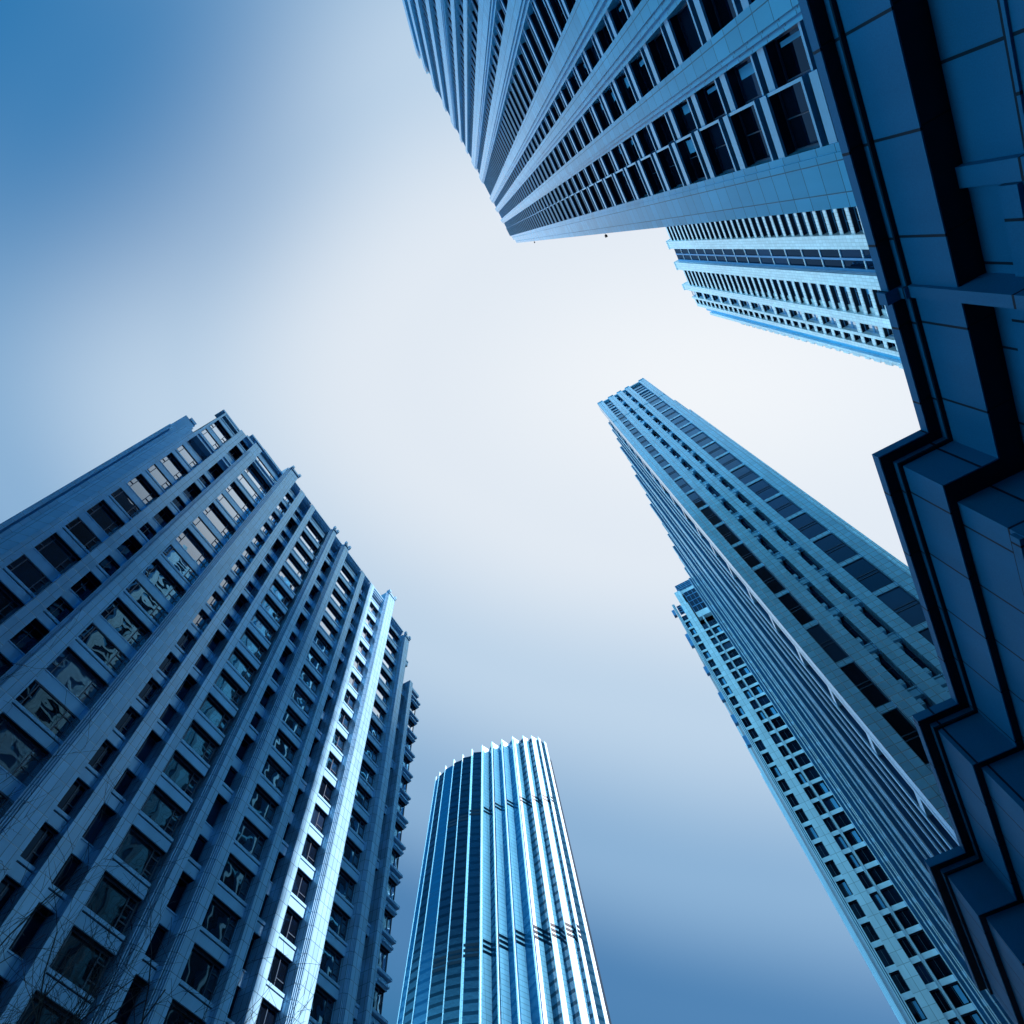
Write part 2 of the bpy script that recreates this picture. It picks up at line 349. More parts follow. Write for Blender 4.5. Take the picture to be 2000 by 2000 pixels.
# ------------------------------------------------------------------ left tower
def left_tower():
    b = 40.0; Z = lambda v: EYE + v * b
    t = thing('office_tower', 'grey stone office tower with one pier and window bay lit white by the sun', 'office tower', (27, 55, 0))
    SP = 3.707; S0 = EYE + 41.05 * 1.425; SH = 1.15            # storey height, a sill level, spandrel height
    ks = range(-14, 10)
    sill = lambda k: S0 + SP * k
    top = Z(2.335)
    wall = MB(xL)
    # core behind the glass
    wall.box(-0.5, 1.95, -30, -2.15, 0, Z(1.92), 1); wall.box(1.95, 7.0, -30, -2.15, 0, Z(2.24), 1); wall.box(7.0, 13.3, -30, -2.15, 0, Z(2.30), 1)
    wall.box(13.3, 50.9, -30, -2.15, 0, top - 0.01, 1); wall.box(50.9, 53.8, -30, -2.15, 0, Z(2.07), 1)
    bays = [('W', .0555, .1275, 2.25), ('D', .156, .196, 2.30), ('W', .233, .342, 2.335), ('n', .395, .4365, 2.335), ('D', .464, .507, 2.335), ('W', .531, .631, 2.335),
            ('D', .668, .717, 2.335), ('W', .753, .852, 2.335), ('D', .877, .919, 2.335), ('n', .946, 1.019, 2.335), ('W', 1.0735, 1.180, 2.30), ('D', 1.220, 1.262, 2.2), ('E', 1.282, 1.345, 2.07)]
    win = Windows(t)
    for kind, a0, a1, tp in bays:
        u0, u1 = a0 * b, a1 * b
        df = {'W': -1.05, 'n': -1.05, 'D': -1.25, 'E': -0.75}[kind]; dg = {'W': -1.52, 'n': -1.46, 'D': -2.0, 'E': -1.2}[kind]
        alt = kind == 'D' or a0 < .3
        if kind == 'n' and a0 > .9: u0, u1 = .946 * b, 1.019 * b
        for k in ks:
            z1 = sill(k); z0 = z1 - SH
            if z1 > Z(tp) + 0.6: continue
            if alt and k % 2:                      # every other spandrel is set back
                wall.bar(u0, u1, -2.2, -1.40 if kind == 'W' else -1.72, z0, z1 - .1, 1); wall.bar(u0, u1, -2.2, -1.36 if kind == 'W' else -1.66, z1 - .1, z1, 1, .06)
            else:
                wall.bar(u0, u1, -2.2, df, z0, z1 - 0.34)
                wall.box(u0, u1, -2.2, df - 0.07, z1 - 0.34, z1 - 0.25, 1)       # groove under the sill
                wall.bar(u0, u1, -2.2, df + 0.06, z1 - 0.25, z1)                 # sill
            zt = z1 + SP - SH
            if zt > Z(tp) + 0.3: continue
            if kind == 'W':
                win.add(xL, u0, u1, z1, zt, dg, 'frame', 'glass', (0.17, 0.80), ((0, 0.34, .07), (2, 0.34, .07), (2, 0.75, .07)), 0.09)
            elif kind == 'n':
                win.add(xL, u0, u1, z1, zt, dg, 'frame', 'glass' if z1 > 54 else 'glassD', (0.62,), ((1, 0.36, .07),), 0.09)  # lower panes get darker glass in place of a darker reflection
            elif kind == 'D':
                win.add(xL, u0, u1, z1, zt, dg, 'frame', 'glassD', (0.5,), (), 0.06)
            else:
                win.add(xL, u0, u1, z1, zt, dg, 'frame', 'glass', (0.3, 0.7), (), 0.08)
        # top beam of the bay
        zz = Z(tp)
        wall.box(u0, u1, -2.0, df - 0.004, zz - 0.55, zz)
    # side return at the left corner
    wall.prism([(-0.5, -2.0), (0.55, -2.0), (0.55, -1.2), (-0.5, -1.7)][::1], 0, Z(1.93))
    wall.build('wall', [M['spanL'], M['dark']], t)
    win.finish()
    # piers
    def pier(a0, a1, tp, fr, flute=0.0, cap=0, name='pier'):
        mb = MB(xL); u0, u1 = a0 * b, a1 * b; z1 = Z(tp)
        if flute:
            f = flute * b; n = 3; s = f / n
            for i in range(n): mb.box(u0 + i * s, u0 + (i + .62) * s, -1.9, fr - 0.10 * (n - i), 0, z1 - 0.01); mb.box(u0 + (i + .62) * s, u0 + (i + 1) * s, -1.9, fr - 0.10 * (n - i) - 0.12, 0, z1 - 0.02)
            u0 += f
        mb.box(u0, u1, -2.2, fr, 0, z1)
        if cap == 1:      # rounded cap
            mb.box(u0 + .1, u1 - .1, -1.5, fr - .1, z1, z1 + .5); mb.box(u0 + .3, u1 - .3, -1.3, fr - .3, z1 + .5, z1 + .8)
        if cap == 2:      # flared capital with horned corners
            mb.box(u0 - .1, u1 + .1, -1.6, fr + .12, z1, z1 + .35)
            mb.box(u0 - .16, u0 + .25, -.5, fr + .2, z1 + .35, z1 + 1.0); mb.box(u1 - .25, u1 + .16, -.5, fr + .2, z1 + .35, z1 + 1.0)
            mb.box(u0 + .25, u1 - .25, -1.4, fr + .05, z1 + .35, z1 + .62)
        mb.build(name, M['tileL'], t)
    pier(.1275, .156, 2.045, -.30, 0, 0); pier(.193, .233, 2.19, -.30, .009, 0); pier(.1277, .1558, 2.27, -.95, 0, 0); pier(.1945, .2328, 2.30, -.95, 0, 0); pier(.0495, .0556, 2.25, -.9, 0, 0)
    pier(.341, .395, 2.365, 0.02, .011, 2)
    pier(.437, .464, 2.335, -.36, 0, 1); pier(.507, .531, 2.335, -.36, 0, 1)
    pier(.6365, .668, 2.36, -.36, .010, 2); pier(.717, .753, 2.36, -.36, .010, 2)
    pier(.852, .877, 2.335, -.36, 0, 1); pier(.919, .946, 2.335, -.36, 0, 1)
    pier(1.0195, 1.0735, 2.405, 0.02, .009, 2)
    pier(1.180, 1.220, 2.29, -.30, .009, 2); pier(1.262, 1.282, 2.07, -.30, 0, 0)
    pier(.0345, .0475, 1.93, -.02, 0, 0); pier(.047, .0555, 2.0, -.55, 0, 0)
    mb = MB(xL); mb.prism([(0.5, -1.95), (1.40, -1.95), (1.40, -0.10), (0.5, -0.85)], 0, Z(1.95))
    mb.box(0.12, 0.5, -1.95, -0.95, 0, Z(1.93)); mb.box(-0.45, -0.1, -1.95, -1.15, 0, Z(1.90)); mb.build('corner_pilaster', M['tileL'], t)
    # cornices
    for a0, a1, v in ((.395, .437, 2.335), (.464, .507, 2.335), (.531, .6365, 2.335), (.668, .717, 2.335), (.753, .852, 2.335), (.877, .919, 2.335), (.946, 1.0195, 2.335), (1.0735, 1.18, 2.30)):
        z = Z(v); co = MB(xL)
        co.box(a0 * b, a1 * b, -2.1, -.70, z, z + .38); co.box(a0 * b, a1 * b, -2.1, -.85, z - .30, z); co.box(a0 * b, a1 * b, -2.1, -.55, z + .38, z + .62); co.build('cornice', M['spanL'], t)
    for a0, a1, v in ((.0555, .1275, 1.985), (.156, .193, 2.02), (.233, .341, 2.195)):
        z = Z(v); co = MB(xL); co.box(a0 * b, a1 * b, -1.9, -.62, z, z + .3); co.box(a0 * b, a1 * b, -1.9, -.75, z - .7, z - .35); co.box(a0 * b, a1 * b, -1.9, -.80, z - .35, z); co.build('ledge', M['spanL'], t)
    for a0, a1, v in ((.0, .1275, 2.25), (.1275, .341, 2.318)):
        z = Z(v); co = MB(xL); co.box(a0 * b + 1.5, a1 * b - .01, -2.4, -1.0, z, z + .4); co.box(a0 * b + 1.5, a1 * b - .01, -2.4, -1.2, z - .3, z); co.build('cornice', M['spanL'], t)
    # projecting sills at the far end
    for k in ks:
        if Z(.4) < sill(k) < Z(2.05):
            sl = MB(xL); sl.box(1.282 * b + .01, 1.352 * b, -1.8, -.45, sill(k) - .22, sill(k) + .05); sl.box(1.30 * b, 1.347 * b, -1.8, -.55, sill(k) - .95, sill(k) - .75); sl.build('sill', M['spanL'], t)
    rf = MB(xL); rf.box(14.5, 50, -28, -6, top, top + 3.0); rf.build('roof', M['rear'], t)
    rb = MB(xL); rb.box(-0.4, 1.3, -2.6, -1.7, Z(1.93), Z(2.045)); rb.box(0.2, 1.2, -2.4, -1.6, Z(2.045), Z(2.06)); rb.build('roof_block', M['spanL'], t)
left_tower()

# ------------------------------------------------------------------ tower overhead
def overhead_tower():
    b = 11.8; Z = lambda v: EYE + v * b
    t = thing('residential_tower', 'tall tower directly overhead with long pale stone piers between rows of dark windows', 'tower', (-20, -25, 0))
    SP = .3045 * b; S0 = Z(2.80)
    top = Z(16.25)
    wall = MB(xT)
    wall.box(-41.5, 0.7, -26, -1.2, 0, top, 1); wall.box(0.7, 4.9, -26, -1.2, 0, Z(15.6), 1); wall.box(-46, -41.5, -26, -1.2, 0, Z(15.2), 1)
    P = [(-3.87, -3.74, 0), (-3.56, -3.43, 0), (-3.17, -3.04, 0), (-2.75, -2.63, 0), (-2.42, -2.27, .05), (-2.035, -1.95, 0), (-1.775, -1.70, 0), (-1.52, -1.365, .05), (-1.17, -1.045, .05), (-.684, -.583, .05), (-.421, -.358, .045), (-.158, -.086, .035)]
    ends = [p[1] + p[2] for p in P]
    win = Windows(t)
    nk = int((top - S0) / SP)
    bays = [(ends[i], P[i + 1][0]) for i in range(len(P) - 1)]
    bays += [(ends[-1], .068), (.068, .255)]
    for bi, (a0, a1) in enumerate(bays):
        u0, u1 = a0 * b, a1 * b
        off = 0.40 if bi == len(bays) - 1 else 0.0
        far = bi < 7
        for k in range(-4, nk):
            z = S0 + SP * k
            if z < 9: continue
            wall.bar(u0, u1, -1.2, -.50 + off, z, z + .50)
            wall.box(u0, u1, -1.2, -.98 + off, z + .50, z + .86, 1)
            wall.box(u0, u1, -1.2, -.46 + off, z + .86, z + 1.00)
            zt = z + SP
            nv = max(1, round((u1 - u0) / 1.25)); vert = tuple((i + 1) / nv for i in range(nv - 1))
            bl = 0
            if bi >= 7 and random.random() < .55: bl = random.choice((.12, .2, .28))
            win.add(xT, u0, u1, z + 1.00, zt, -1.02 + off, 'frame', 'glassD', vert, (), 0.05, bl)
        if off:
            for k in range(-4, nk):
                z = S0 + SP * k
                if z > 9: wall.box(u0 - .012, u0 + .10, -1.1, -.55 + off, z + 1.04, z + SP)
    wall.build('wall', [M['spanT'], M['dark']], t)
    win.finish()
    for a0, a1, fl in P:
        mb = MB(xT); u0, u1 = a0 * b, a1 * b
        z1 = top + .8
        mb.box(u0, u1, -1.15, 0, 0, z1)
        if fl:
            f = fl * b / 2
            for i in range(2):
                mb.box(u1 + i * f, u1 + (i + .45) * f, -1.15, -.14 - .14 * i, 0, z1 - .02); mb.box(u1 + (i + .45) * f, u1 + (i + 1) * f, -1.15, -.07 - .14 * i, 0, z1 - .01)
        mb.box(u0 + .15, u1 - .1, -.9, -.25, z1, z1 + .7)
        mb.build('pier', M['tileT'], t)
    mb = MB(xT); mb.box(.255 * b, .278 * b, -1.15, -.06, 0, Z(15.75)); mb.box(.278 * b, .43 * b, -1.15, 0, 0, Z(14.95)); mb.box(.278 * b, .36 * b, -1.0, -.2, Z(14.95), Z(15.7)); mb.build('corner_pier', M['tileT'], t)
    for a0, a1 in [(-3.3, -2.8), (-2.63, -2.42), (-2.27, -2.04), (-1.95, -1.78), (-1.70, -1.52), (-1.3, -1.17), (-1.0, -.684), (-.53, -.421), (-.31, -.158), (-.05, .10)]:
        rl = MB(xT); rl.box(a0 * b + .02, a1 * b - .02, -1.19, -.40, top - .5, top + .25); rl.build('parapet', M['spanT'], t)
    for (u, z) in ((.44 * b, Z(11.6)), (.44 * b, Z(5.6))):
        fl = MB(xT); fl.box(u - .05, u + .30, -.62, -.58, z, z + .04); o = fl.build('floodlight_bracket', M['lamp'], t)
        fl = MB(xT); fl.box(u + .30, u + .52, -.70, -.48, z - .14, z + .10); fl.box(u + .26, u + .34, -.66, -.52, z - .05, z + .06); fl.build('floodlight', M['lamp'], o)
overhead_tower()

# ------------------------------------------------------------------ balcony tower behind it
def balcony_tower():
    b = 54.0; Z = lambda v: EYE + v * b
    t = thing('apartment_tower', 'pale apartment tower with barred window bays, between overhead tower and dark granite ledge', 'apartment tower', (28, -70, 0))
    SP = .0612 * b; S0 = EYE + b * 2.423
    wall = MB(xN)
    top = Z(3.785)
    wall.box(5.2, .776 * b, -30, -1.5, 0, top - .4, 1); wall.box(.776 * b, .887 * b, -30, -1.5, 0, Z(3.72), 1); wall.box(.887 * b, .951 * b - .02, -30, -1.5, 0, Z(3.55), 1)
    win = Windows(t)
    k0 = -int((S0 - 40) / SP)
    for k in range(k0, 23):
        z = S0 + SP * k
        if z + SP > top: continue
        for (a0, a1, pan) in ((.405, .511, 0), (.682, .776, 1)):
            u0, u1 = a0 * b, a1 * b
            wall.bar(u0, u1, -1.5, -.25, z - .62, z + .38); wall.box(u0, u1, -1.5, -.42, z + .38, z + .5)
            if pan: wall.box(u1 - 1.0, u1, -1.5, -.85, z + .5, z - .62 + SP); u1 -= 1.0
            win.add(xN, u0, u1, z + .5, z - .62 + SP, -1.15, 'frameB', 'glass', (.35, .7), (), .06, random.choice((0, 0, .3)))
        u0, u1 = .858 * b, .887 * b
        wall.bar(u0, u1, -1.5, -.25, z - .5, z + .55)
        if z < Z(3.68): win.add(xN, u0, u1, z + .55, z + SP - .5, -1.1, 'frameB', 'glassD', (), (), .06)
        if k % 2 == 0:
            u0, u1 = .808 * b, .847 * b
            wall.bar(u0, u1, -1.5, -.2, z - .55, z + .75)
            if z < Z(3.66): win.add(xN, u0, u1, z + .75, z + 2 * SP - .55, -.95, 'frameB', 'glass', (), ((None, .5, .5),), .07)
            u0, u1 = .556 * b, .638 * b; zz = z + SP * .15
            for (p, q) in ((u0 + .5, u0 + 2.25), (u0 + 2.45, u1 - .35)):
                win.add(xN, p, q, zz + .28, zz + 2 * SP, -1.2, 'frameB', 'glassD', (), (), .10)
            wall.box(u0, u1, -1.5, -1.02, zz, zz + .28)
    wall.build('wall', [M['tileN'], M['dark']], t)
    win.finish()
    def pier(a0, a1, v, fr, nm='pier', mat='tileN', d0=-1.6, cap=True):
        mb = MB(xN); mb.box(a0 * b, a1 * b, d0, fr, 0, Z(v))
        if cap: mb.box(a0 * b - .12, a1 * b + .12, d0, fr + .15, Z(v) - .5, Z(v) + .3)
        mb.build(nm, M[mat], t)
    pier(.511, .556, 3.785, .02); pier(.638, .682, 3.80, .02); pier(.776, .808, 3.82, .02)
    pier(.847, .858, 3.74, -.05, cap=False); pier(.887, .904, 3.70, -.05, cap=False)
    gf = MB(xN)
    for (p, q) in ((.556, .565), (.5945, .601), (.6295, .638)): gf.box(p * b, q * b, -1.5, -.98, 0, top - .5)
    gf.build('mullion', M['frameB'], t)
    pier(.904, .931, 3.62, -.9, 'side_panel', 'spanT', cap=False)
    mb = MB(xN); mb.box(.931 * b, .9445 * b, -1.6, -.30, 0, Z(3.55)); mb.build('edge_strip', M['tileN'], t)
    bl = MB(xN)
    for k in range(k0, 12):
        z = S0 + SP * k; bl.box(.9445 * b, .951 * b, -1.55, -.35, z, z + SP * (.62 if k % 3 else .45))
    bl.build('balcony', M['tileN'], t)
balcony_tower()

# ------------------------------------------------------------------ right tower
def right_tower():
    a = 53.0; Z = lambda v: EYE + v * a; U = lambda v: v * a
    t = thing('stone_tower', 'tall pale tower of square stone tiles with two toothed window slots', 'tower', (80, -20, 0))
    SP = .1335 * a; S0 = Z(1.786)
    wall = MB(xR); top = Z(3.285)
    wall.box(U(-.493), -13.1, -14, -1.4, 0, top - .5, 1)
    cols = [(-.2515, -.2815, 'w'), (-.314, -.3335, 'z'), (-.3625, -.3815, 'z'), (-.4095, -.463, 'W')]
    win = Windows(t)
    for k in range(-12, 12):
        z = S0 + SP * k
        if z < 8 or z > top - 2: continue
        for p, q, kind in cols:
            u1, u0 = U(p), U(q); h = min(SP - .9, top - .6 - z)
            hi = z > Z(2.93)
            if kind in 'wW':
                wall.box(u0, u1, -1.4, -.24, z - .9, z - .16); wall.box(u0, u1, -1.4, -.34, z - .16, z)
                if h < 1: continue
                if hi:
                    for (f0, f1) in ((0, .30), (.36, .63), (.69, 1.0)):
                        win.add(xR, u0, u1, z + h * f0, z + h * f1, -.55, 'frame', 'glassR', (), (), .07)
                    wall.box(u0, u1, -1.4, -.35, z + h * .30, z + h * .36); wall.box(u0, u1, -1.4, -.35, z + h * .63, z + h * .69)
                else:
                    win.add(xR, u0, u1, z, z + h, -.42, 'frame', 'glassR', (), ((None, .44, .12), (None, .53, .12)), .07)
            else:
                wall.box(u0, u1, -1.4, -.40, z - .55, z + .35); wall.box(u0, u1, -1.4, -.30, z + .35, z + .5)
                if h < 2: continue
                win.add(xR, u0, u1, z + .5, z + SP - .55, -1.25, 'frame', 'glassD', (), ((None, .13, .12), (None, .30, .14), (None, .62, .10)), .06)
                m0 = u0 + (u1 - u0) * .55
                for f in (.20, .80): wall.box(m0, u1, -1.4, -.21, z + SP * f - .35, z + SP * f + .35)
    wall.build('wall', [M['tileR'], M['dark']], t)
    win.finish()
    def pier(p, q, v=3.285, fr=0.0, nm='pier'):
        mb = MB(xR); mb.box(U(q), U(p), -1.4, fr, 0, Z(v))
        mb.box(U(q) + .1, U(p) - .1, -1.3, fr + .15, Z(v), Z(v) + .25); mb.box(U(q) + .1, U(q) + .4, -1, fr + .1, Z(v) + .25, Z(v) + .6); mb.box(U(p) - .4, U(p) - .1, -1, fr + .1, Z(v) + .25, Z(v) + .6)
        mb.box(U(q) + .05, U(p) - .05, -1.3, fr + .09, Z(2.90), Z(2.90) + 1.0)
        mb.build(nm, M['tileR'], t)
    for p, q in ((-.2516, -.2814), (-.3141, -.3334), (-.3626, -.3814), (-.4096, -.4629)):
        mb = MB(xR); mb.box(U(q), U(p), -1.39, -.12, top - .62, top - .02); mb.build('parapet', M['tileR'], t)
    pier(-.2185, -.2515); pier(-.2815, -.314); pier(-.3335, -.3625); pier(-.3815, -.4095); pier(-.463, -.4955)
    mb = MB(xR); mb.box(U(-.512) - .9, U(-.4955) + .4, -14, -2.3, 0, Z(2.68)); mb.box(U(-.512) - .7, U(-.4955) + .4, -13, -2.5, Z(2.68), Z(2.89)); mb.build('side_strip', M['tileR'], t)
    # the long side: corner pilaster, balconies, ribs, dark glazing between
    sw = MB(xRs)
    sw.box(54.4, 68, -12, -1.5, 0, 173, 1); sw.box(68, 88, -12, -1.5, 0, 170, 1); sw.box(88, 110, -12, -1.5, 0, 163, 1)
    ribs = [(58.2, .5, 172), (60.6, .35, 172), (63.2, .4, 171), (66, .6, 171), (68.6, .35, 168), (71.5, .35, 168), (74.6, .7, 168), (77.6, .4, 168), (81, .45, 167), (84.5, .8, 167), (88.6, .45, 161), (92.6, .45, 161), (97, .9, 161), (101, .5, 161), (105.2, .5, 161), (109.2, .8, 161)]
    for k in range(-12, 12):
        z = S0 + SP * k
        if 8 < z < 168:
            sw.box(54.96, 58.2, -1.5, -.30, z - .9, z - .1); sw.box(54.96, 58.2, -1.5, -.9, z + 2.6, z + 3.0)
            for i in range(len(ribs) - 1):
                if z < ribs[i + 1][2] - 6: sw.box(ribs[i][0] + ribs[i][1], ribs[i + 1][0], -1.5, -.80, z - .3, z + .2)
    sw.build('side_wall', [M['tileR'], M['dark']], t)
    for x, wd, h in ribs:
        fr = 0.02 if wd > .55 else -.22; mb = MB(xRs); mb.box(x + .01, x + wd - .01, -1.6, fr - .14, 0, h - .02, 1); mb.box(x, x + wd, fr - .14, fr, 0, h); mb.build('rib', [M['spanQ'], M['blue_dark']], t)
    mb = MB(xRs); mb.box(54.42, 54.95, -1.55, -.16, 0, Z(3.27)); mb.build('corner_pilaster', M['tileR'], t)
right_tower()

# ------------------------------------------------------------------ narrow tower behind it
def narrow_tower():
    a = 110.0; Z = lambda v: EYE + v * a; U = lambda v: v * a
    t = thing('narrow_tower', 'narrow pale tower with small square windows, partly hidden by the tall tiled tower', 'tower', (145, -8, 0))
    SP = .0315 * a; S0 = Z(.8005)
    wall = MB(xQ); top = Z(1.30)
    wall.box(U(-.112), U(-.030), -20, -1.4, 0, top + 1, 1)
    win = Windows(t)
    cols = [(-.0365, -.0500), (-.0685, -.0802), (-.0848, -.1045)]
    for k in range(-20, 18):
        z = S0 + SP * k
        if z < 8: continue
        for i, (p, q) in enumerate(cols):
            u1, u0 = U(p), U(q)
            lim = Z(1.33) if i == 0 else Z(1.29)
            if z + SP < lim + 1:
                wall.bar(u0, u1, -1.4, -.12, z - .78, z)
                win.add(xQ, u0, u1, z, z + SP - .78, -.60, 'frame', 'glassD' if k < 6 else 'glassR', (.5,), (), .07, random.choice((0, 0, 0, .3)))
        if z + SP < Z(1.29): wall.box(U(-.0848) + .01, U(-.0802) - .01, -1.4, -.203, z - .98, z - .02)
    # crown glazing
    for p, q, z0, z1 in ((-.072, -.1045, Z(1.315), Z(1.415)), (-.062, -.104, Z(1.43), Z(1.46)), (-.0385, -.050, Z(1.335), Z(1.375))):
        win.add(xQ, U(q), U(p), z0, z1, -.45, 'frameB', 'glassR', (.33, .66) if p != -.0385 else (), ((None, .3, .3), (None, .55, .2), (None, .8, .3)), .12)
    wall.box(U(-.1045), U(-.072), -1.4, -.1, Z(1.292), Z(1.315)); wall.box(U(-.106), U(-.060), -6, -.5, Z(1.416), Z(1.43)); wall.box(U(-.1045), U(-.062), -6, -1.3, Z(1.29), Z(1.45), 1)
    wall.build('wall', [M['spanQ'], M['dark']], t)
    win.finish()
    def pier(p, q, v, fr=0.0, nm='pier'):
        mb = MB(xQ); mb.box(U(q), U(p), -1.4, fr, 0, Z(v)); mb.build(nm, M['tileQ'], t)
    pier(-.0500, -.0685, 1.365, .02); pier(-.0515, -.0665, 1.43, -.1)
    pier(-.1045, -.112, 1.30, -.02)
    mb = MB(xQ); mb.box(U(-.0362), U(-.0300), -1.4, -.12, 0, Z(1.385), 1)
    for q in (-.0305, -.0330, -.0358): mb.box(U(q) - .10, U(q) + .06, -.12, .02, 0, Z(1.385))
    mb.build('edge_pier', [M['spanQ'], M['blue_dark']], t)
    mb = MB(xQ); mb.box(U(-.0840), U(-.0815), -1.2, .02, 0, Z(1.30)); mb.box(U(-.0812), U(-.0806), -1.2, .12, 0, Z(1.30)); mb.build('mullion', M['spanQ'], t)
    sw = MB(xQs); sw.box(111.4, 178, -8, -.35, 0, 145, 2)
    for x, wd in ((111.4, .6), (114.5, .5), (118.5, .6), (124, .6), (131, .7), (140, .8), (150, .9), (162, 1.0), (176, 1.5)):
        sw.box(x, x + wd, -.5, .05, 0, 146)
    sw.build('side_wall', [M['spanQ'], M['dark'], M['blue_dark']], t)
    for z in (Z(1.36), Z(1.25), Z(1.225), Z(1.12), Z(1.03), Z(.96), Z(.90)):
        mb = MB(xQs); mb.box(111.6, 112.6, .05, .85, z, z + 2.6); mb.build('bracket', M['frameB'], t)
narrow_tower()

# ------------------------------------------------------------------ distant fluted tower
def fluted_tower():
    H = 290.0
    t = thing('glass_tower', 'distant blue glass tower with a rounded finned front, bright white on its right', 'glass tower', (262, 132, 0))
    peaks = [(.843, .571), (.836, .558), (.828, .539), (.823, .516), (.821, .494), (.819, .471), (.821, .448), (.824, .427), (.829, .407), (.834, .385), (.844, .366), (.853, .351), (.864, .341), (.880, .336), (.892, .337)]
    ctr = (.948 * H, .455 * H)
    def at(p, z):
        k = 1 + .23 * (H - z) / 137.0
        return (ctr[0] + (p[0] * H - ctr[0]) * k, ctr[1] + (p[1] * H - ctr[1]) * k)
    n = len(peaks); val = []
    for i in range(n - 1):
        p, q = peaks[i], peaks[i + 1]
        if i < 4: v = (q[0] + .004, q[1] + .0035)
        elif i < 6: v = (q[0] + .008, q[1] + .003)
        elif i < 10: v = (p[0] + .0155, p[1] - .0055)
        elif i < 12: v = (p[0] + .012, p[1] - .005)
        else: v = (p[0] + .006, p[1] - .0015)
        val.append(v)
    zs = [0, 60, 110, 150, 195, 240, H]
    def strip(a0, a1, name, mat, ztop, out=0.0):
        mb = MB(xC)
        zz = [z for z in zs if z < ztop] + [ztop]
        dx = (a1[0] - a0[0]) * H; dy = (a1[1] - a0[1]) * H; L = math.hypot(dx, dy)
        nx, ny = -dy / L, dx / L                       # points into the tower or out of it
        if (ctr[0] - a0[0] * H) * nx + (ctr[1] - a0[1] * H) * ny < 0: nx, ny = -nx, -ny
        for z0, z1 in zip(zz[:-1], zz[1:]):
            def sec(z):
                A, B = at(a0, z), at(a1, z)
                return [A, B, (B[0] + nx * .8, B[1] + ny * .8), (A[0] + nx * .8, A[1] + ny * .8)]
            p0, p1 = sec(z0), sec(z1)
            ar = sum(p0[i][0] * p0[(i + 1) % 4][1] - p0[(i + 1) % 4][0] * p0[i][1] for i in range(4))
            if ar < 0: p0, p1 = p0[::-1], p1[::-1]
            mb.prism(p0, z0, z1, p1)
        return mb.build(name, mat, t)
    for i in range(n - 1):
        p, v, q = peaks[i], val[i], peaks[i + 1]
        if i < 6:
            strip(p, v, 'glass_strip', M['glassC'], H - 2.5); strip(v, q, 'fin', M['finC'], H - .5)
        else:
            strip(p, v, 'fin', M['finC'], H); strip(v, q, 'glass_strip', M['glassC'], H - 1.5)
        e = MB(xC)                                        # bright upright edge
        for z0, z1 in zip(zs[:-1], zs[1:]):
            a, b = at(p, z0), at(p, z1)
            e.prism([(a[0] - .30, a[1] - .16), (a[0] + .1, a[1] - .16), (a[0] + .1, a[1] + .16), (a[0] - .30, a[1] + .16)], z0, z1 + (.3 if z1 == H else 0),
                    [(b[0] - .30, b[1] - .16), (b[0] + .1, b[1] - .16), (b[0] + .1, b[1] + .16), (b[0] - .30, b[1] + .16)])
        e.build('edge_rail', M['metalC'], t)
    core = MB(xC)
    ring = [(p[0] + .022, p[1]) for p in peaks]
    for z0, z1 in zip(zs[:-1], zs[1:]):
        def sec(z):
            zz = min(z, H - 6); k = .965
            r = [at((.948 + (p[0] - .948) * k, .455 + (p[1] - .455) * k), zz) for p in ring]
            r += [at((1.04, .40), zz), at((1.06, .48), zz), at((.98, .57), zz)]
            return r
        A, B = sec(z0), sec(z1)
        core.prism(A[::-1], z0, min(z1, H - 6), B[::-1]) if sum(A[i][0] * A[(i + 1) % len(A)][1] - A[(i + 1) % len(A)][0] * A[i][1] for i in range(len(A))) < 0 else core.prism(A, z0, min(z1, H - 6), B)
    core.build('core', M['dark'], t)
    # louvred plant floors
    for zc in (241, 168):
        for i in range(3, n - 2):
            p, v, q = peaks[i], val[i], peaks[i + 1]
            a0, a1 = (p, v)
            mb = MB(xC)
            for j in range(3 if zc < 200 else 2):
                z0 = zc + j * 2.2 - (n - i) * .0
                A, B = at(a0, z0), at(a1, z0)
                dx, dy = B[0] - A[0], B[1] - A[1]; L = math.hypot(dx, dy); nx, ny = -dy / L * .12, dx / L * .12
                if (ctr[0] - A[0]) * nx + (ctr[1] - A[1]) * ny > 0: nx, ny = -nx, -ny
                po = [(A[0] - nx, A[1] - ny), (B[0] - nx, B[1] - ny), (B[0] + nx, B[1] + ny), (A[0] + nx, A[1] + ny)]
                if sum(po[m_][0] * po[(m_ + 1) % 4][1] - po[(m_ + 1) % 4][0] * po[m_][1] for m_ in range(4)) < 0: po = po[::-1]
                mb.prism(po, z0, z0 + 1.2)
            mb.build('louvre_band', M['dark'], t)
fluted_tower()

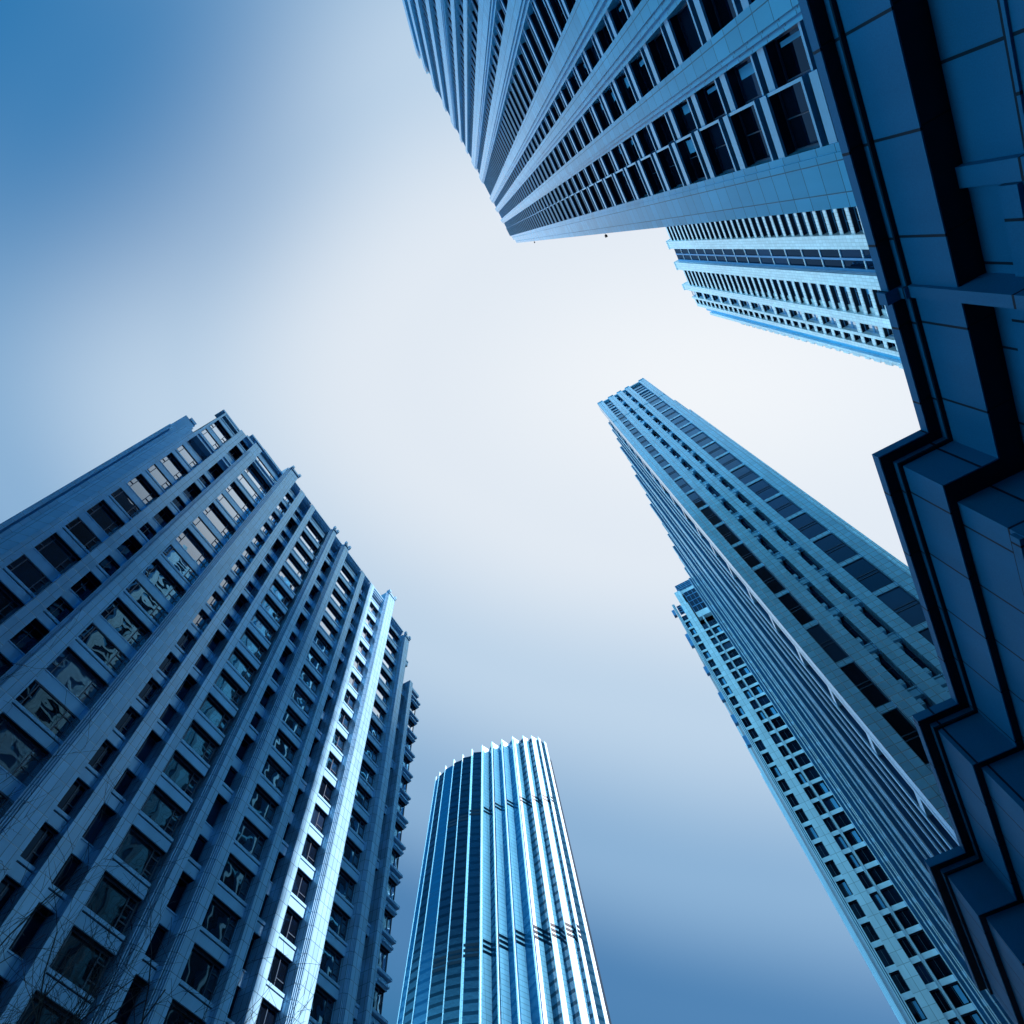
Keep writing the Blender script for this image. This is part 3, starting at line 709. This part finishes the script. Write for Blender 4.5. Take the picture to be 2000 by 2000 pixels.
# ------------------------------------------------------------------ dark building with the ledge, close on the right
def ledge_building():
    t = thing('ledge_building', 'dark blue granite building close on the right with a deep stepped ledge along its top', 'building', (6, -10, 0))
    E = EYE
    segs = [(-14.0, 9.29, 7.97), (9.29, 18.5, 6.65), (18.5, 25.4, 5.36), (25.4, 34.0, 4.05)]
    BACK = -10.9
    def layer(name, ins, z0, z1, mat, cut=None):
        mb = MB(xF)
        for i, (a0, a1, b) in enumerate(segs):
            s0 = ins if i else 0.0; s1 = ins if i < len(segs) - 1 else 0.0
            mb.box(a0 + s0, a1 + s1, BACK, -(b + ins), z0 + E, z1 + E)
        return mb.build(name, M[mat], t)
    layer('ledge', 0.0, 14.60, 14.88, 'fasciaF')
    layer('ledge_step', 0.30, 14.37, 14.586, 'fasciaF')
    layer('fascia', 0.39, 12.92, 14.356, 'fasciaF')
    def soffit_shade(ins0, ins1, z, k):  # thin dark sheets paint the shade beneath each ledge step
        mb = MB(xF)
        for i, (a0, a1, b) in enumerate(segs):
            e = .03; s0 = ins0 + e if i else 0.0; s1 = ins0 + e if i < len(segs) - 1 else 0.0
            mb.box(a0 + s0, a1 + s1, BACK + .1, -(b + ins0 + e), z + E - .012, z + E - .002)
        mb.build('soffit_shade_sheet', M['soffit_shade'], t)
    soffit_shade(0.0, .30, 14.60, 0); soffit_shade(.30, .39, 14.37, 1); soffit_shade(.39, .97, 12.92, 2)
    # wall below with deep openings
    wl = MB(xF); wins = Windows(t, 100)
    def wall_seg(a0, a1, bw, opens):
        us = sorted(opens); cur = a0
        for (o0, o1, z0, z1) in us:
            wl.box(cur, o0, BACK, -bw, 0, 12.905 + E)
            wl.box(o0, o1, BACK, -bw, z1 + E, 12.905 + E); wl.box(o0, o1, BACK, -bw, 0, z0 + E)
            wl.box(o0, o1, BACK, -bw - 1.3, z0 + E, z1 + E)
            wins.add(xF, o0, o1, z0 + E, z1 + E, -bw - .9, 'frame', 'glassD', (.5,), ((None, .4, .08),), .08)
            cur = o1
        wl.box(cur, a1, BACK, -bw, 0, 12.905 + E)
    wall_seg(-14, 9.29 + .97, 8.95, [(-9, -6.5, 3, 9.6), (-4.5, -2, 3, 9.6), (0.0, 2.5, 3, 9.6), (7.5, 9.3, 3, 11.9)])
    wall_seg(9.29 + .98, 18.5 + .6, 7.25, [(11.7, 17.3, 3, 10.7)])
    wall_seg(18.5 + .61, 25.4 + .6, 5.96, [(19.9, 24.6, 3, 10.7)])
    wall_seg(25.4 + .61, 34, 4.65, [(27, 31.5, 3, 10.7)])
    wl.build('wall', M['slabF'], t); wins.finish()
    # string course and pilasters
    sc_ = MB(xF)
    sc_.box(3.72, 5.45, BACK, -8.85, 11.62 + E, 12.05 + E); sc_.box(-14, 3.2, BACK, -8.90, 11.30 + E, 11.42 + E)
    sc_.box(5.75, 9.8, BACK, -8.84, 11.95 + E, 12.35 + E); sc_.box(10.3, 19.0, BACK, -7.15, 11.0 + E, 11.25 + E)
    sc_.build('string_course', M['fasciaF'], t)
    for a0, a1, b in ((5.45, 5.75, 7.97), (3.25, 3.65, 8.85)):
        pl = MB(xF)
        if b < 8.5:
            pl.box(a0, a1, BACK, -(b - .10), 14.58 + E, 14.90 + E); pl.box(a0 + .02, a1 - .02, BACK, -(b + .20), 14.35 + E, 14.58 + E); pl.box(a0 + .01, a1 - .01, BACK, -(b + .29), 0, 14.35 + E)
        else: pl.box(a0, a1, BACK, -(b - .06), 0, 12.9 + E)
        pl.build('pilaster', M['fasciaF'], t)
    rf = MB(xF); rf.box(-14, 34, -11.5, BACK, 0, 14.7 + E); rf.build('roof', M['rear'], t)
ledge_building()

# ------------------------------------------------------------------ block behind the viewer, seen only as a reflection
def rear_block():
    t = thing('office_block', 'dark office block standing across the street behind the viewer', 'office block', (-130, 25, 0))
    mb = MB(xF); mb.box(-160, -110, -72, 160, 0, 145, 0)
    for k in range(38): mb.box(-110, -109.6, -72, 160, 3 + k * 3.7, 4.6 + k * 3.7, 0)
    mb.build('wall', M['rear'], t)
    gl = MB(xF)
    for k in range(37): gl.box(-110, -109.85, -71.5, 159.5, 4.6 + k * 3.7, 6.7 + k * 3.7)
    gl.build('window_band', M['glassD'], t)
rear_block()
def added_shade_block():  # unseen block, added to keep low sky light off the left tower's foot
    t = thing('added_shade_block', 'unseen block added behind the viewer to shade the left tower, beyond the overhead tower', 'light blocker', (-95, -90, 0))
    mb = MB(xF); mb.box(-125, -72, -130, -74, 0, 120)
    for k in range(32): mb.box(-72, -71.5, -130, -74, 3 + k * 3.6, 4.4 + k * 3.6); mb.box(-125, -72, -74, -73.5, 3 + k * 3.6, 4.4 + k * 3.6)
    mb.build('wall', M['rear'], t)
    gl = MB(xF)
    for k in range(31): gl.box(-72, -71.8, -129.5, -74.5, 4.4 + k * 3.6, 6.6 + k * 3.6)
    gl.build('window_band', M['glassD'], t)
added_shade_block()

# ------------------------------------------------------------------ bare trees
def bare_tree(loc, h, seed, label, lean=(0, 0)):
    rnd = random.Random(seed)
    t = thing('bare_tree', label, 'tree', loc, 'bare trees at the foot of the left tower')
    tr = MB(); cr_ = MB()
    def grow(p, d, L, r, lev):
        n = 4; mb = tr if lev == 0 else cr_
        for i in range(n):
            q = p + d * (L / n); r1 = r * (0.86 if lev else .9)
            mb.tube(p, q, r, r1, 6 if lev < 2 else 4)
            p, r = q, r1
            d = (d + Vector((rnd.gauss(0, .13), rnd.gauss(0, .13), rnd.gauss(.02, .09)))).normalized()
            if lev < 5 and (lev > 0 or i >= 2):
                for _ in range(2 if lev < 2 else (1 if rnd.random() < .72 else 0)):
                    a = d.orthogonal().normalized(); a.rotate(Matrix.Rotation(rnd.uniform(0, 6.283), 3, d))
                    s = rnd.uniform(.45, .95)
                    dd = (d * (1 - s * .45) + a * s + Vector((0, 0, .18))).normalized()
                    if lev < 4 or rnd.random() < .6: grow(p, dd, L * rnd.uniform(.5, .72), max(.004, r * rnd.uniform(.45, .62)), lev + 1)
    grow(Vector(loc), Vector((lean[0], lean[1], 1)).normalized(), h * .42, h * .012, 0)
    k = h / max(v[2] for v in cr_.v)
    for mb in (tr, cr_): mb.v = [(loc[0] + (v[0] - loc[0]) * k, loc[1] + (v[1] - loc[1]) * k, v[2] * k) for v in mb.v]
    tr.build('trunk', M['bark'], t); cr_.build('crown', M['bark'], t)
bare_tree((5.6, 13.6, 0), 14.2, 3, 'bare tree with the highest twigs, at the left edge of the picture', (.0, -.05))
bare_tree((9.6, 12.6, 0), 12.6, 11, 'bare tree with thin twigs, right of the other bare trees', (.03, -.05))
bare_tree((7.6, 14.6, 0), 12.4, 19, 'bare tree in the dark lower left corner, between the two other bare trees', (0, -.03))
